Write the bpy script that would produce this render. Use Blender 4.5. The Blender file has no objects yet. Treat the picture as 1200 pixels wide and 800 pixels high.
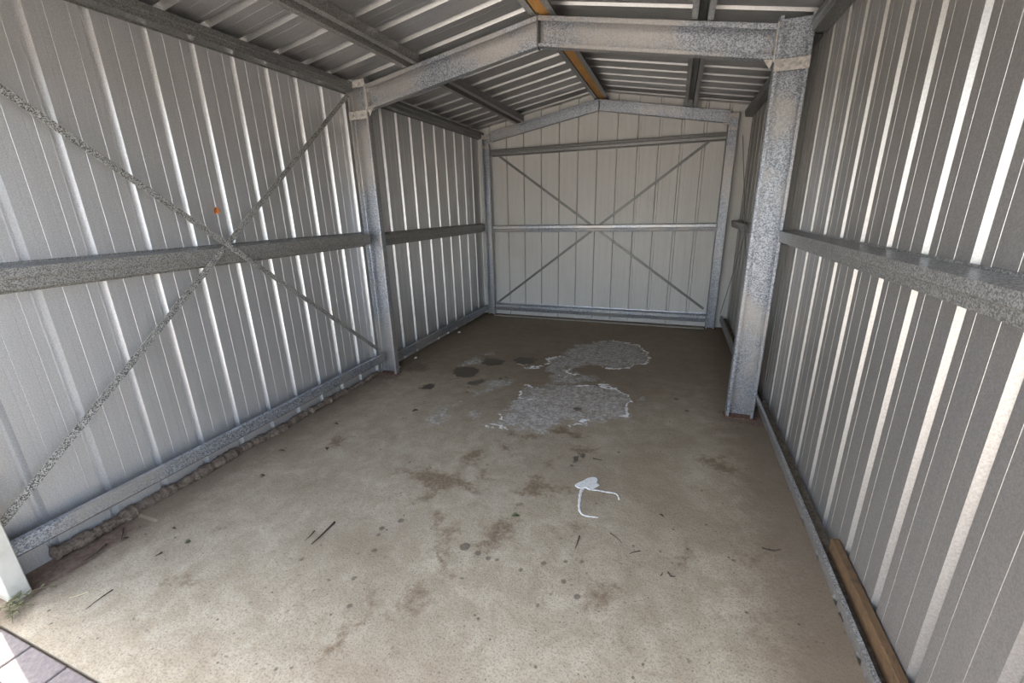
import bpy, math, random
import numpy as np
from mathutils import Vector, Matrix
random.seed(7)
S = bpy.context.scene
COL = S.collection

# ---------------------------------------------------------------- camera
cam_data = bpy.data.cameras.new('camera')
cam = bpy.data.objects.new('camera', cam_data); COL.objects.link(cam)
_R = Vector((0.93832132, 0.34496279, -0.02353252)); _U = Vector((-0.08118301, 0.28595701, 0.95479731)); _F = Vector((-0.33609883, 0.89399623, -0.29632468))
cam.matrix_world = Matrix(((_R.x, _U.x, -_F.x, 2.51203), (_R.y, _U.y, -_F.y, -0.50419), (_R.z, _U.z, -_F.z, 1.56476), (0, 0, 0, 1)))
cam_data.sensor_fit = 'HORIZONTAL'; cam_data.sensor_width = 36.0; cam_data.lens = 499.57 / 1200 * 36.0
cam_data.clip_start = 0.02; cam_data.clip_end = 500
S.camera = cam

# ---------------------------------------------------------------- sky, sun, exposure
world = bpy.data.worlds.new('World'); S.world = world; world.use_nodes = True
wn = world.node_tree.nodes; wl = world.node_tree.links
wn.clear()
w_out = wn.new('ShaderNodeOutputWorld'); w_bg = wn.new('ShaderNodeBackground'); sky = wn.new('ShaderNodeTexSky')
sky.sky_type = 'NISHITA'; sky.sun_disc = False
sky.sun_elevation = math.radians(48); sky.sun_rotation = math.radians(-79)
sky.air_density = 1.0; sky.dust_density = 2.5; sky.ozone_density = 1.0
w_bg.inputs['Strength'].default_value = 0.30
hs = wn.new('ShaderNodeHueSaturation'); hs.inputs['Saturation'].default_value = 0.62     # sky blue muted so the daylight falls less cold
wl.new(sky.outputs[0], hs.inputs['Color']); wl.new(hs.outputs[0], w_bg.inputs[0]); wl.new(w_bg.outputs[0], w_out.inputs[0])
sun_d = bpy.data.lights.new('sun', 'SUN'); sun_d.energy = 6.0; sun_d.angle = math.radians(0.53); sun_d.color = (1.0, 0.93, 0.82)
sun = bpy.data.objects.new('sun', sun_d); COL.objects.link(sun)
_el = math.radians(48); _h = Vector((0.981, -0.194, 0)).normalized()
sun.rotation_euler = (_h * math.cos(_el) + Vector((0, 0, -math.sin(_el)))).to_track_quat('-Z', 'Y').to_euler()
S.view_settings.view_transform = 'Standard'
S.view_settings.look = 'None'
S.view_settings.gamma = 1.0
S.view_settings.use_curve_mapping = False
S.view_settings.exposure = 2.0

# ---------------------------------------------------------------- helpers
def tag(o, label=None, cat=None, group=None, kind=None):
    if label: o['label'] = label
    if cat: o['category'] = cat
    if group: o['group'] = group
    if kind: o['kind'] = kind
    return o
def empty(name, loc=(0, 0, 0), label=None, cat=None, group=None, kind=None):
    o = bpy.data.objects.new(name, None); COL.objects.link(o); o.location = loc; o.empty_display_size = 0.1
    return tag(o, label, cat, group, kind)
def link(name, me, m=None, parent=None):
    if m is not None and not me.materials: me.materials.append(m)
    o = bpy.data.objects.new(name, me); COL.objects.link(o)
    if parent is not None:
        o.parent = parent; o.matrix_parent_inverse = Matrix.Translation(-Vector(parent.location))
    return o
def mesh(name, verts, faces, m=None, parent=None, smooth=False):
    me = bpy.data.meshes.new(name)
    me.from_pydata([tuple(map(float, v)) for v in verts], [], faces)
    me.validate(); me.update()
    fix_normals(me)
    if smooth: me.polygons.foreach_set('use_smooth', [True] * len(me.polygons))
    return link(name, me, m, parent)
def fix_normals(me):
    import bmesh
    bm = bmesh.new(); bm.from_mesh(me); bmesh.ops.recalc_face_normals(bm, faces=bm.faces); bm.to_mesh(me); bm.free()
def outline(poly, t):
    """closed outline of an open polyline given the thickness t (mitred, to its left)"""
    P = [Vector((p[0], p[1])) for p in poly]; n = len(P); off = []
    for i in range(n):
        d0 = (P[i] - P[i - 1]).normalized() if i > 0 else None
        d1 = (P[i + 1] - P[i]).normalized() if i < n - 1 else None
        if d0 is None: d0 = d1
        if d1 is None: d1 = d0
        n0 = Vector((-d0.y, d0.x)); n1 = Vector((-d1.y, d1.x)); b = n0 + n1
        b = b / max(b.length_squared / 2, 0.3)
        off.append(P[i] + b * t)
    return P, off
def rounded(poly, r):
    """bend radius: each corner of the section becomes two points"""
    o = [poly[0]]
    for a, b, c_ in zip(poly, poly[1:], poly[2:]):
        A, B, C_ = Vector(a), Vector(b), Vector(c_); u = (A - B); w = (C_ - B); ru = min(r, u.length * .4); rw = min(r, w.length * .4)
        o += [tuple(B + u.normalized() * ru), tuple(B + w.normalized() * rw)]
    return o + [poly[-1]]
def sweep(name, poly, t, place0, place1, m, parent=None):
    """open section of sheet thickness t swept between two placements (functions of the two section coordinates)"""
    a, b = outline(poly, t); n = len(a); v = []; f = []
    for pl in (place0, place1):
        v += [pl(p.x, p.y) for p in a] + [pl(p.x, p.y) for p in b]
    k = 2 * n
    for i in range(n - 1):
        f.append((i, i + 1, k + i + 1, k + i)); f.append((n + i, k + n + i, k + n + i + 1, n + i + 1))
        f.append((i, n + i, n + i + 1, i + 1)); f.append((k + i, k + i + 1, k + n + i + 1, k + n + i))
    f.append((0, k, k + n, n)); f.append((n - 1, 2 * n - 1, k + 2 * n - 1, k + n - 1))
    return mesh(name, v, f, m, parent)
def box(name, lo, hi, m, parent=None, bev=0.0):
    x0, y0, z0 = lo; x1, y1, z1 = hi
    import bmesh
    bm = bmesh.new(); bmesh.ops.create_cube(bm, size=1)
    for v in bm.verts: v.co = Vector(((x0 + x1) / 2 + v.co.x * (x1 - x0), (y0 + y1) / 2 + v.co.y * (y1 - y0), (z0 + z1) / 2 + v.co.z * (z1 - z0)))
    if bev: bmesh.ops.bevel(bm, geom=bm.edges[:], offset=bev, segments=1, affect='EDGES')
    me = bpy.data.meshes.new(name); bm.to_mesh(me); bm.free()
    return link(name, me, m, parent)
def prism(name, pts, vec, m, parent=None):
    n = len(pts); v = [Vector(p) for p in pts]; v += [p + Vector(vec) for p in v]
    f = [tuple(range(n)), tuple(range(2 * n - 1, n - 1, -1))] + [(i, (i + 1) % n, n + (i + 1) % n, n + i) for i in range(n)]
    return mesh(name, v, f, m, parent)
def tube(name, pts, rads, m, parent=None, seg=8, flat=1.0, smooth=True):
    pts = [Vector(p) for p in pts]; v = []; f = []
    for i, p in enumerate(pts):
        d = (pts[min(i + 1, len(pts) - 1)] - pts[max(i - 1, 0)]).normalized()
        s = d.cross(Vector((0, 0, 1))); s = s.normalized() if s.length > 1e-4 else Vector((1, 0, 0)); u = s.cross(d)
        r = rads[i] if hasattr(rads, '__len__') else rads
        for k in range(seg):
            a = 2 * math.pi * k / seg; v.append(p + s * math.cos(a) * r + u * math.sin(a) * r * flat)
    for i in range(len(pts) - 1):
        for k in range(seg): f.append((i * seg + k, i * seg + (k + 1) % seg, (i + 1) * seg + (k + 1) % seg, (i + 1) * seg + k))
    f.append(tuple(range(seg))); f.append(tuple((len(pts) - 1) * seg + k for k in range(seg)))
    return mesh(name, v, f, m, parent, smooth)
_bolt = {}
def bolt(loc, axis, m, parent, r=0.009, h=0.007, name='bolt'):
    key = (r, h, m.name)
    if key not in _bolt:
        import bmesh
        bm = bmesh.new(); bmesh.ops.create_cone(bm, cap_ends=True, segments=6, radius1=r, radius2=r * 0.92, depth=h)
        me = bpy.data.meshes.new('bolt'); bm.to_mesh(me); bm.free(); me.materials.append(m); _bolt[key] = me
    o = bpy.data.objects.new(name, _bolt[key]); COL.objects.link(o); o.parent = parent
    o.matrix_parent_inverse = Matrix.Translation(-Vector(parent.location))
    o.location = loc; o.rotation_euler = Vector(axis).to_track_quat('Z', 'Y').to_euler()
    return o

# ---------------------------------------------------------------- materials
class NT:
    def __init__(s, name):
        s.m = bpy.data.materials.new(name); s.m.use_nodes = True; s.t = s.m.node_tree; s.n = s.t.nodes; s.n.clear()
        s.out = s.n.new('ShaderNodeOutputMaterial'); s.b = s.n.new('ShaderNodeBsdfPrincipled'); s.t.links.new(s.b.outputs[0], s.out.inputs[0])
        s.co = s.n.new('ShaderNodeTexCoord').outputs['Object']
    def set(s, sock, val):
        if isinstance(val, bpy.types.NodeSocket): s.t.links.new(val, sock)
        else: sock.default_value = val
    def noise(s, scale, detail=4, rough=0.6, dist=0.0, vec=None, stretch=None):
        n = s.n.new('ShaderNodeTexNoise'); n.inputs['Scale'].default_value = scale; n.inputs['Detail'].default_value = detail
        n.inputs['Roughness'].default_value = rough; n.inputs['Distortion'].default_value = dist
        v = vec or s.co
        if stretch:
            mp = s.n.new('ShaderNodeMapping'); mp.inputs['Scale'].default_value = stretch; s.t.links.new(v, mp.inputs[0]); v = mp.outputs[0]
        s.t.links.new(v, n.inputs['Vector']); return n.outputs['Fac']
    def voro(s, scale, rand=1.0, out='Color', stretch=None, feature='F1'):
        n = s.n.new('ShaderNodeTexVoronoi'); n.feature = feature; n.inputs['Scale'].default_value = scale; n.inputs['Randomness'].default_value = rand
        v = s.co
        if stretch:
            mp = s.n.new('ShaderNodeMapping'); mp.inputs['Scale'].default_value = stretch; s.t.links.new(v, mp.inputs[0]); v = mp.outputs[0]
        s.t.links.new(v, n.inputs['Vector']); return n.outputs[out]
    def ramp(s, fac, a, b, lo=0.0, hi=1.0, smooth=True):
        n = s.n.new('ShaderNodeMapRange'); n.interpolation_type = 'SMOOTHSTEP' if smooth else 'LINEAR'
        for i, v in enumerate((a, b, lo, hi)): n.inputs[1 + i].default_value = v
        s.set(n.inputs[0], fac); return n.outputs[0]
    def math(s, op, a, b=0.0):
        n = s.n.new('ShaderNodeMath'); n.operation = op; s.set(n.inputs[0], a); s.set(n.inputs[1], b); return n.outputs[0]
    def mix(s, fac, a, b, mode='MIX'):
        n = s.n.new('ShaderNodeMix'); n.data_type = 'RGBA'; n.blend_type = mode
        s.set(n.inputs[0], fac)
        for k, v in ((6, a), (7, b)): s.set(n.inputs[k], v if isinstance(v, bpy.types.NodeSocket) else (*v, 1.0))
        return n.outputs[2]
    def attr(s, name):
        n = s.n.new('ShaderNodeAttribute'); n.attribute_name = name; return n.outputs['Fac']
    def bump(s, h, strength=0.3, dist=0.01):
        n = s.n.new('ShaderNodeBump'); n.inputs['Strength'].default_value = strength; n.inputs['Distance'].default_value = dist
        s.t.links.new(h, n.inputs['Height']); s.t.links.new(n.outputs[0], s.b.inputs['Normal'])
    def done(s, color, rough=0.6, metal=0.0, spec=0.5):
        s.set(s.b.inputs['Base Color'], color if isinstance(color, bpy.types.NodeSocket) else (*color, 1.0))
        s.set(s.b.inputs['Roughness'], rough); s.set(s.b.inputs['Metallic'], metal); s.b.inputs['Specular IOR Level'].default_value = spec
        return s.m
def sheet_mat(name, base, dirt, metal, rough, stretch):
    """roll-formed metal sheet: fine spangle, faint streaks along the sheet, dust"""
    t = NT(name)
    streak = t.noise(6, 3, 0.6, stretch=stretch)
    fine = t.noise(170, 4, 0.8); cloud = t.noise(1.6, 4, 0.6)
    c = t.mix(t.ramp(streak, 0.3, 0.75), base, tuple(x * 0.93 for x in base))
    c = t.mix(t.ramp(fine, 0.38, 0.62), c, t.mix(0.6, c, tuple(x * 0.88 for x in dirt)))
    c = t.mix(t.ramp(cloud, 0.52, 0.8, 0, 0.55), c, dirt)
    return t.done(c, rough, metal, 0.5)
def galv_mat(name, lo, hi, scale=150, metal=0.75, rust=0.0, pale=0.0, stretch=None):
    """galvanised steel: spangle flakes of unequal brightness, dull pale film in places, optional rust flecks"""
    t = NT(name)
    col = t.voro(scale, stretch=stretch); sep = t.n.new('ShaderNodeSeparateColor'); t.t.links.new(col, sep.inputs[0])
    c = t.mix(t.ramp(sep.outputs[0], 0.1, 0.9), lo, hi)
    r = t.ramp(sep.outputs[1], 0, 1, 0.28, 0.55, False)
    if pale:
        p = t.ramp(t.noise(1.7, 3, 0.55), 0.46, 0.6, 0, pale)
        c = t.mix(p, c, (0.50, 0.47, 0.44)); r = t.math('MAXIMUM', r, t.math('MULTIPLY', p, 0.55))
    if rust:
        c = t.mix(t.ramp(t.noise(38, 5, 0.7), 0.62, 0.72, 0, rust), c, (0.16, 0.085, 0.05))
    t.bump(sep.outputs[2], 0.15, 0.002)
    return t.done(c, r, metal, 0.5)
M = {}
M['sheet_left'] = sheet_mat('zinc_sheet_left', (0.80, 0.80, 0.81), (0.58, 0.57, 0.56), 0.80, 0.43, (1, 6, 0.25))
M['sheet_right'] = sheet_mat('dusty_shaded_zinc_right', (0.48, 0.465, 0.445), (0.34, 0.315, 0.29), 0.76, 0.44, (1, 6, 0.25))  # darker than the left zinc: dust plus weaker light put into the colour
M['sheet_back'] = sheet_mat('off_white_sheet_back', (0.66, 0.65, 0.625), (0.53, 0.50, 0.45), 0.0, 0.45, (6, 1, 0.3))
M['sheet_roof'] = sheet_mat('zinc_roof_sheet', (0.44, 0.44, 0.44), (0.28, 0.265, 0.25), 0.62, 0.38, (0.3, 8, 1))
M['galv'] = galv_mat('galvanised_girt', (0.15, 0.147, 0.138), (0.37, 0.362, 0.343), 260, 0.45, rust=0.30)
M['galv_frame'] = galv_mat('galvanised_frame', (0.22, 0.235, 0.265), (0.54, 0.565, 0.61), 165, 0.78, rust=0.25, pale=0.75)
M['galv_brace'] = galv_mat('galvanised_strap', (0.09, 0.09, 0.085), (0.60, 0.59, 0.56), 260, 0.5)
M['galv_dark'] = galv_mat('dull_purlin_steel', (0.10, 0.10, 0.098), (0.22, 0.22, 0.21), 240, 0.5, rust=0.3)
M['plate'] = galv_mat('pale_bracket_steel', (0.38, 0.36, 0.33), (0.56, 0.53, 0.49), 70, 0.2, rust=0.75)
M['bolt'] = NT('zinc_bolt').done((0.42, 0.40, 0.37), 0.45, 0.7)
t = NT('rusty_plate'); M['rust'] = t.done(t.mix(t.ramp(t.noise(60, 5), 0.35, 0.65), (0.07, 0.035, 0.022), (0.20, 0.10, 0.06)), 0.9)
t = NT('cream_jamb_paint'); M['jamb'] = t.done(t.mix(t.ramp(t.noise(9, 4), 0.4, 0.75), (0.56, 0.54, 0.48), (0.46, 0.43, 0.37)), 0.45)
def wood_mat(name, a, b, d, stretch):
    t = NT(name); g = t.noise(9, 6, 0.65, 0.8, stretch=stretch)
    c = t.mix(t.ramp(g, 0.3, 0.7), a, b); c = t.mix(t.ramp(t.noise(30, 4), 0.55, 0.75, 0, 0.7), c, d)
    t.bump(g, 0.3, 0.003); return t.done(c, 0.75)
M['ridge_wood'] = wood_mat('orange_timber', (0.50, 0.24, 0.06), (0.62, 0.33, 0.10), (0.38, 0.19, 0.06), (8, 0.6, 8))
M['batten'] = wood_mat('weathered_batten', (0.085, 0.050, 0.024), (0.150, 0.086, 0.038), (0.04, 0.027, 0.018), (7, 3, 7))
t = NT('dry_dirt'); n_ = t.noise(55, 6, 0.7); t.bump(n_, 0.8, 0.02)
M['dirt'] = t.done(t.mix(t.ramp(n_, 0.35, 0.65), (0.10, 0.075, 0.05), (0.21, 0.165, 0.115)), 0.95)
t = NT('brown_expanding_foam'); n_ = t.noise(46, 6, 0.7, 0.6); t.bump(n_, 1.0, 0.03)
M['foam'] = t.done(t.mix(t.ramp(n_, 0.32, 0.66), (0.11, 0.077, 0.055), (0.29, 0.222, 0.168)), 0.85)
t = NT('white_paint'); n_ = t.noise(90, 4, 0.6); t.bump(n_, 0.4, 0.004)
M['paint'] = t.done(t.mix(t.ramp(n_, 0.5, 0.72), (0.74, 0.73, 0.69), (0.46, 0.43, 0.37)), 0.6)
M['twig'] = NT('dark_twig').done((0.055, 0.040, 0.028), 0.9)
M['straw'] = NT('pale_straw').done((0.46, 0.40, 0.25), 0.8)
M['leaf_brown'] = NT('brown_leaf').done((0.065, 0.045, 0.028), 0.85)
M['leaf_green'] = NT('dull_green_leaf').done((0.075, 0.085, 0.035), 0.7)
M['leaf_orange'] = NT('orange_leaf').done((0.42, 0.13, 0.03), 0.75)
M['weed'] = NT('dull_weed').done((0.125, 0.118, 0.052), 0.85)
M['grass'] = NT('lawn_grass').done((0.13, 0.22, 0.035), 0.7)
M['scrap'] = NT('white_plastic_scrap').done((0.72, 0.71, 0.66), 0.4)
t = NT('paving_sand'); n_ = t.noise(25, 6, 0.7); t.bump(n_, 0.5, 0.01)
M['ground'] = t.done(t.mix(t.ramp(n_, 0.3, 0.7), (0.40, 0.37, 0.33), (0.52, 0.48, 0.42)), 0.9)
t = NT('red_grey_paver'); n_ = t.noise(45, 6, 0.7); t.bump(n_, 0.5, 0.006)
M['paver'] = t.done(t.mix(t.ramp(n_, 0.3, 0.72), (0.155, 0.130, 0.122), (0.245, 0.208, 0.192)), 0.85)
t = NT('pale_mortar'); n_ = t.noise(40, 5, 0.7); t.bump(n_, 0.5, 0.008)
M['mortar'] = t.done(t.mix(t.ramp(n_, 0.3, 0.7), (0.30, 0.275, 0.24), (0.48, 0.45, 0.40)), 0.9)

# concrete slab: stains have their own outlines, stored as distance fields on the slab mesh
t = NT('stained_concrete')
big = t.noise(0.9, 5, 0.6, 0.3); mid = t.noise(7.5, 8, 0.72, 0.5); fine = t.noise(48, 5, 0.7); grain = t.noise(130, 3, 0.75)
c = t.mix(t.ramp(mid, 0.32, 0.70), (0.330, 0.266, 0.180), (0.455, 0.386, 0.280))
c = t.mix(t.ramp(big, 0.42, 0.66, 0, 0.6), c, (0.245, 0.186, 0.120))
c = t.mix(t.ramp(grain, 0.48, 0.62, 0, 0.62), c, (0.165, 0.140, 0.108))
c = t.mix(t.ramp(fine, 0.56, 0.70, 0, 0.50), c, (0.215, 0.185, 0.145))
wob = t.math('SUBTRACT', t.noise(9, 5, 0.65), 0.5); wob2 = t.math('SUBTRACT', t.noise(34, 5, 0.65), 0.5)
def field(name, amp, amp2=0.0):
    a = t.math('ADD', t.attr(name), t.math('MULTIPLY', wob, amp))
    return t.math('ADD', a, t.math('MULTIPLY', wob2, amp2)) if amp2 else a
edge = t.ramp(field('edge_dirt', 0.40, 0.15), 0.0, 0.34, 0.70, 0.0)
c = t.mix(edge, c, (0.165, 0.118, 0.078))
c = t.mix(t.ramp(field('back_dirt_shade', 1.4, 0.5), 0.0, 1.8, 0.58, 0.0), c, (0.190, 0.138, 0.090))  # towards the back: dirt, with the fading daylight painted in
c = t.mix(t.ramp(field('red_dirt', 0.12, 0.10), -0.03, 0.04, 0.75, 0.0), c, t.mix(t.ramp(t.noise(38, 6, 0.75), 0.40, 0.64), (0.120, 0.070, 0.050), (0.225, 0.155, 0.115)))
c = t.mix(t.math('MULTIPLY', t.ramp(field('brown', 0.14, 0.16), -0.06, 0.03, 0.9, 0.0), t.ramp(t.noise(60, 4, 0.7), 0.36, 0.58, 0.55, 1.0)), c, (0.150, 0.098, 0.055))
crust = t.math('MULTIPLY', t.ramp(field('crust', 0.26, 0.22), -0.06, 0.02, 0.85, 0.0), t.ramp(t.noise(6.5, 5, 0.7, 0.8), 0.34, 0.46, 0.30, 1.0))
crust_c = t.mix(t.ramp(t.noise(32, 7, 0.8, 0.5), 0.40, 0.62), (0.30, 0.265, 0.225), (0.64, 0.61, 0.565))
crust_c = t.mix(t.ramp(t.noise(13, 6, 0.7, 0.6), 0.50, 0.62, 0, 0.65), crust_c, (0.235, 0.195, 0.150))
c = t.mix(crust, c, crust_c)
crumbs = t.math('MULTIPLY', t.ramp(t.noise(17, 6, 0.8, 0.6), 0.60, 0.68), t.ramp(t.attr('crust'), -0.05, 0.02, 1, 0))
c = t.mix(t.math('MULTIPLY', crumbs, 0.75), c, (0.66, 0.65, 0.62))
c = t.mix(t.ramp(field('wet', 0.07, 0.07), -0.012, 0.012, 0.88, 0.0), c, (0.060, 0.045, 0.030))
c = t.mix(t.ramp(field('spot', 0.010, 0.012), -0.006, 0.003, 0.72, 0.0), c, (0.085, 0.066, 0.047))
flecks = t.math('ADD', t.voro(11, 1.0, 'Distance'), t.math('MULTIPLY', wob2, 0.12)); fr = t.voro(11, 1.0, 'Color'); sp = t.n.new('ShaderNodeSeparateColor'); t.t.links.new(fr, sp.inputs[0])
fl = t.math('MULTIPLY', t.ramp(flecks, 0.050, 0.085, 1, 0), t.ramp(sp.outputs[0], 0.50, 0.52))
c = t.mix(t.math('MULTIPLY', fl, 0.75), c, (0.075, 0.058, 0.040))
fl2 = t.math('ADD', t.voro(37, 1.0, 'Distance'), t.math('MULTIPLY', wob2, 0.2)); fr2 = t.voro(37, 1.0, 'Color'); sp2 = t.n.new('ShaderNodeSeparateColor'); t.t.links.new(fr2, sp2.inputs[0])
c = t.mix(t.math('MULTIPLY', t.math('MULTIPLY', t.ramp(fl2, 0.08, 0.16, 1, 0), t.ramp(sp2.outputs[0], 0.66, 0.68)), 0.7), c, (0.09, 0.068, 0.048))
rim = t.ramp(field('rim', 0.020, 0.060), 0.006, 0.017, 1.0, 0.0)
c = t.mix(t.math('MULTIPLY', rim, t.ramp(t.noise(24, 5, 0.75), 0.36, 0.46, 0.2, 1.0)), c, (0.90, 0.89, 0.86))
hgt = t.math('ADD', t.math('MULTIPLY', fine, 0.5), t.math('ADD', t.math('MULTIPLY', crust, 0.9), t.math('MULTIPLY', rim, 1.2)))
t.bump(hgt, 0.55, 0.010)
wetf = t.ramp(field('wet', 0.05), -0.012, 0.010, 0.45, 0.85)
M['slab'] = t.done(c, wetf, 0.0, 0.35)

# ---------------------------------------------------------------- dimensions (metres): x across, y into the shed, z up
XL, XR, YB = -0.20, 3.25, 5.57            # inner faces of the cladding pans
YF, YM, YK = 0.10, 2.84, 5.45             # front, middle and back frames
SL = 0.177                                # roof slope
def under(x): return (2.68 + SL * x) if x <= 1.5 else (2.68 + SL * (3.0 - x))     # roof sheet underside
def raft(x): return under(x) - 0.10                                              # rafter top edge

# ---------------------------------------------------------------- cladding: trapezoid ribs 250 mm apart, two shallow flutes in each pan
def rib_profile(r0, pitch, a0, a1, run=0.016, foot=0.005, dep=0.024):
    """(along, outward depth) points between a0 and a1; ribs centred on r0 + k*pitch"""
    unit = [(-run - foot, 0), (-foot, dep), (foot, dep), (run + foot, 0), (0.062, 0), (0.0628, 0.0009), (0.0952, 0.0009), (0.096, 0), (0.154, 0), (0.1548, 0.0009), (0.1872, 0.0009), (0.188, 0)]
    s = pitch / 0.25; k0 = math.floor((a0 - r0) / pitch) - 1; k1 = math.ceil((a1 - r0) / pitch) + 1; P = []
    for k in range(k0, k1 + 1):
        for a, d in unit: P.append((r0 + k * pitch + a * s, d))
    def at(a):
        for (p, d), (q, e) in zip(P, P[1:]):
            if p <= a <= q: return d + (e - d) * (a - p) / (q - p)
        return 0
    return [(a0, at(a0))] + [p for p in P if a0 + 1e-4 < p[0] < a1 - 1e-4] + [(a1, at(a1))]
def cladding(name, prof, lo, hi, m, parent, t=0.0016):
    """lo/hi: functions (along, depth) -> point for the two ends; a closed thin sheet"""
    n = len(prof); v = []
    for pl in (lo, hi):
        v += [pl(a, d) for a, d in prof] + [pl(a, d + t) for a, d in prof]
    k = 2 * n; f = []
    for i in range(n - 1):
        f += [(i, i + 1, k + i + 1, k + i), (n + i, k + n + i, k + n + i + 1, n + i + 1), (i, n + i, n + i + 1, i + 1), (k + i, k + i + 1, k + n + i + 1, k + n + i)]
    f += [(0, k, k + n, n), (n - 1, 2 * n - 1, k + 2 * n - 1, k + n - 1)]
    return mesh(name, v, f, m, parent)
def split(r0, pitch, a0, a1, every=3):
    """sheet ends: every third rib, at the pan side of the lap"""
    e = [a0]; k = math.ceil((a0 - r0) / pitch)
    while True:
        x = r0 + k * pitch + 0.034
        if x >= a1 - 0.05: break
        if x > a0 + 0.1: e.append(x); k += every
        else: k += 1
    return e + [a1]
def wall_x(name, x, out, r0, m):
    w = empty(name, (x, 0, 0), kind='structure')
    for a, b in zip(*(lambda e: (e[:-1], e[1:]))(split(r0, 0.25, 0.05, YB))):
        cladding('cladding_sheet', rib_profile(r0, 0.25, a, b), lambda y, d: (x + out * d, y, -0.06), lambda y, d: (x + out * d, y, 2.66 if out < 0 else 2.64), m, w)
    return w
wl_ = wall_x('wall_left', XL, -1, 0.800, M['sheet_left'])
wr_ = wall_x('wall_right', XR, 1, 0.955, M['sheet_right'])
wb_ = empty('wall_back', (0, YB, 0), kind='structure')
for a, b in zip(*(lambda e: (e[:-1], e[1:]))(split(0.481, 0.2535, XL, XR, 3))):
    pr = rib_profile(0.481, 0.2535, a, b, 0.006, 0.013, 0.032)
    if a < 1.5 < b: pr = sorted(pr + [(1.5, 0.032)])
    cladding('cladding_sheet', pr, lambda x_, d: (x_, YB + d, -0.06), lambda x_, d: (x_, YB + d, under(x_) - 0.004), M['sheet_back'], wb_)
# front gable over the door opening (behind the photographer's line of sight, it shades the roof)
wf_ = empty('wall_front', (0, 0.05, 0), kind='structure')
for a, b in ((XL, 1.5), (1.5, XR)):
    cladding('cladding_sheet', rib_profile(0.3, 0.25, a, b), lambda x_, d: (x_, 0.05 - d, 2.36), lambda x_, d: (x_, 0.05 - d, under(x_) - 0.004), M['sheet_back'], wf_)
def flashing(name, pts, vec, m):  # outside plates added to stop light leaking in at corners and rib ends
    tag(prism(name, pts, vec, m), kind='structure')
flashing('trim_4', [(XL - 0.04, YB + 0.04, -0.06), (XL - 0.04, YB - 0.16, -0.06), (XL - 0.036, YB - 0.16, -0.06), (XL - 0.036, YB + 0.036, -0.06), (XL + 0.16, YB + 0.036, -0.06), (XL + 0.16, YB + 0.04, -0.06)], (0, 0, 2.70), M['jamb'])
flashing('trim_5', [(XR + 0.04, YB + 0.04, -0.06), (XR + 0.04, YB - 0.16, -0.06), (XR + 0.036, YB - 0.16, -0.06), (XR + 0.036, YB + 0.036, -0.06), (XR - 0.16, YB + 0.036, -0.06), (XR - 0.16, YB + 0.04, -0.06)], (0, 0, 2.70), M['jamb'])
for nm, yy in (('trim_6', YB + 0.042), ('trim_7', -0.036)):      # barge cappings added to keep daylight out of the gable rib ends
    flashing(nm, [(XL - 0.09, yy, under(XL) - 0.12), (1.5, yy, under(1.5) - 0.10), (XR + 0.09, yy, under(XR) - 0.12), (XR + 0.09, yy, under(XR) + 0.06), (1.5, yy, under(1.5) + 0.07), (XL - 0.09, yy, under(XL) + 0.06)], (0, 0.003, 0), M['jamb'])
for nm, xx in (('trim_8', XL - 0.075), ('trim_9', XR + 0.072)):   # eave plates added outside the rib ends to block daylight
    flashing(nm, [(xx, -0.03, 2.50), (xx + 0.003, -0.03, 2.50), (xx + 0.003, -0.03, 2.72), (xx, -0.03, 2.72)], (0, YB + 0.07, 0), M['jamb'])
ceil_ = empty('ceiling', (1.5, 2.8, 2.9), kind='structure')
for side in (-1, 1):
    xe = XL - 0.07 if side < 0 else XR + 0.07
    xr_ = 1.5 + side * 0.012
    for a, b in zip(*(lambda e: (e[:-1], e[1:]))(split(1.914, 0.252, -0.03, YB + 0.04))):
        cladding('roof_sheet', rib_profile(1.914, 0.252, a, b, 0.017, 0.014, 0.042), lambda y, d: (xe, y, under(xe) + d), lambda y, d: (xr_, y, under(xr_) + d), M['sheet_roof'], ceil_)
sweep('ridge_cap', [(-0.16, -0.16 * SL), (0, 0.0), (0.16, -0.16 * SL)], 0.002, lambda a, b: (1.5 + a, -0.03, 3.003 + b), lambda a, b: (1.5 + a, YB + 0.04, 3.003 + b), M['sheet_roof'], ceil_)

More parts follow.
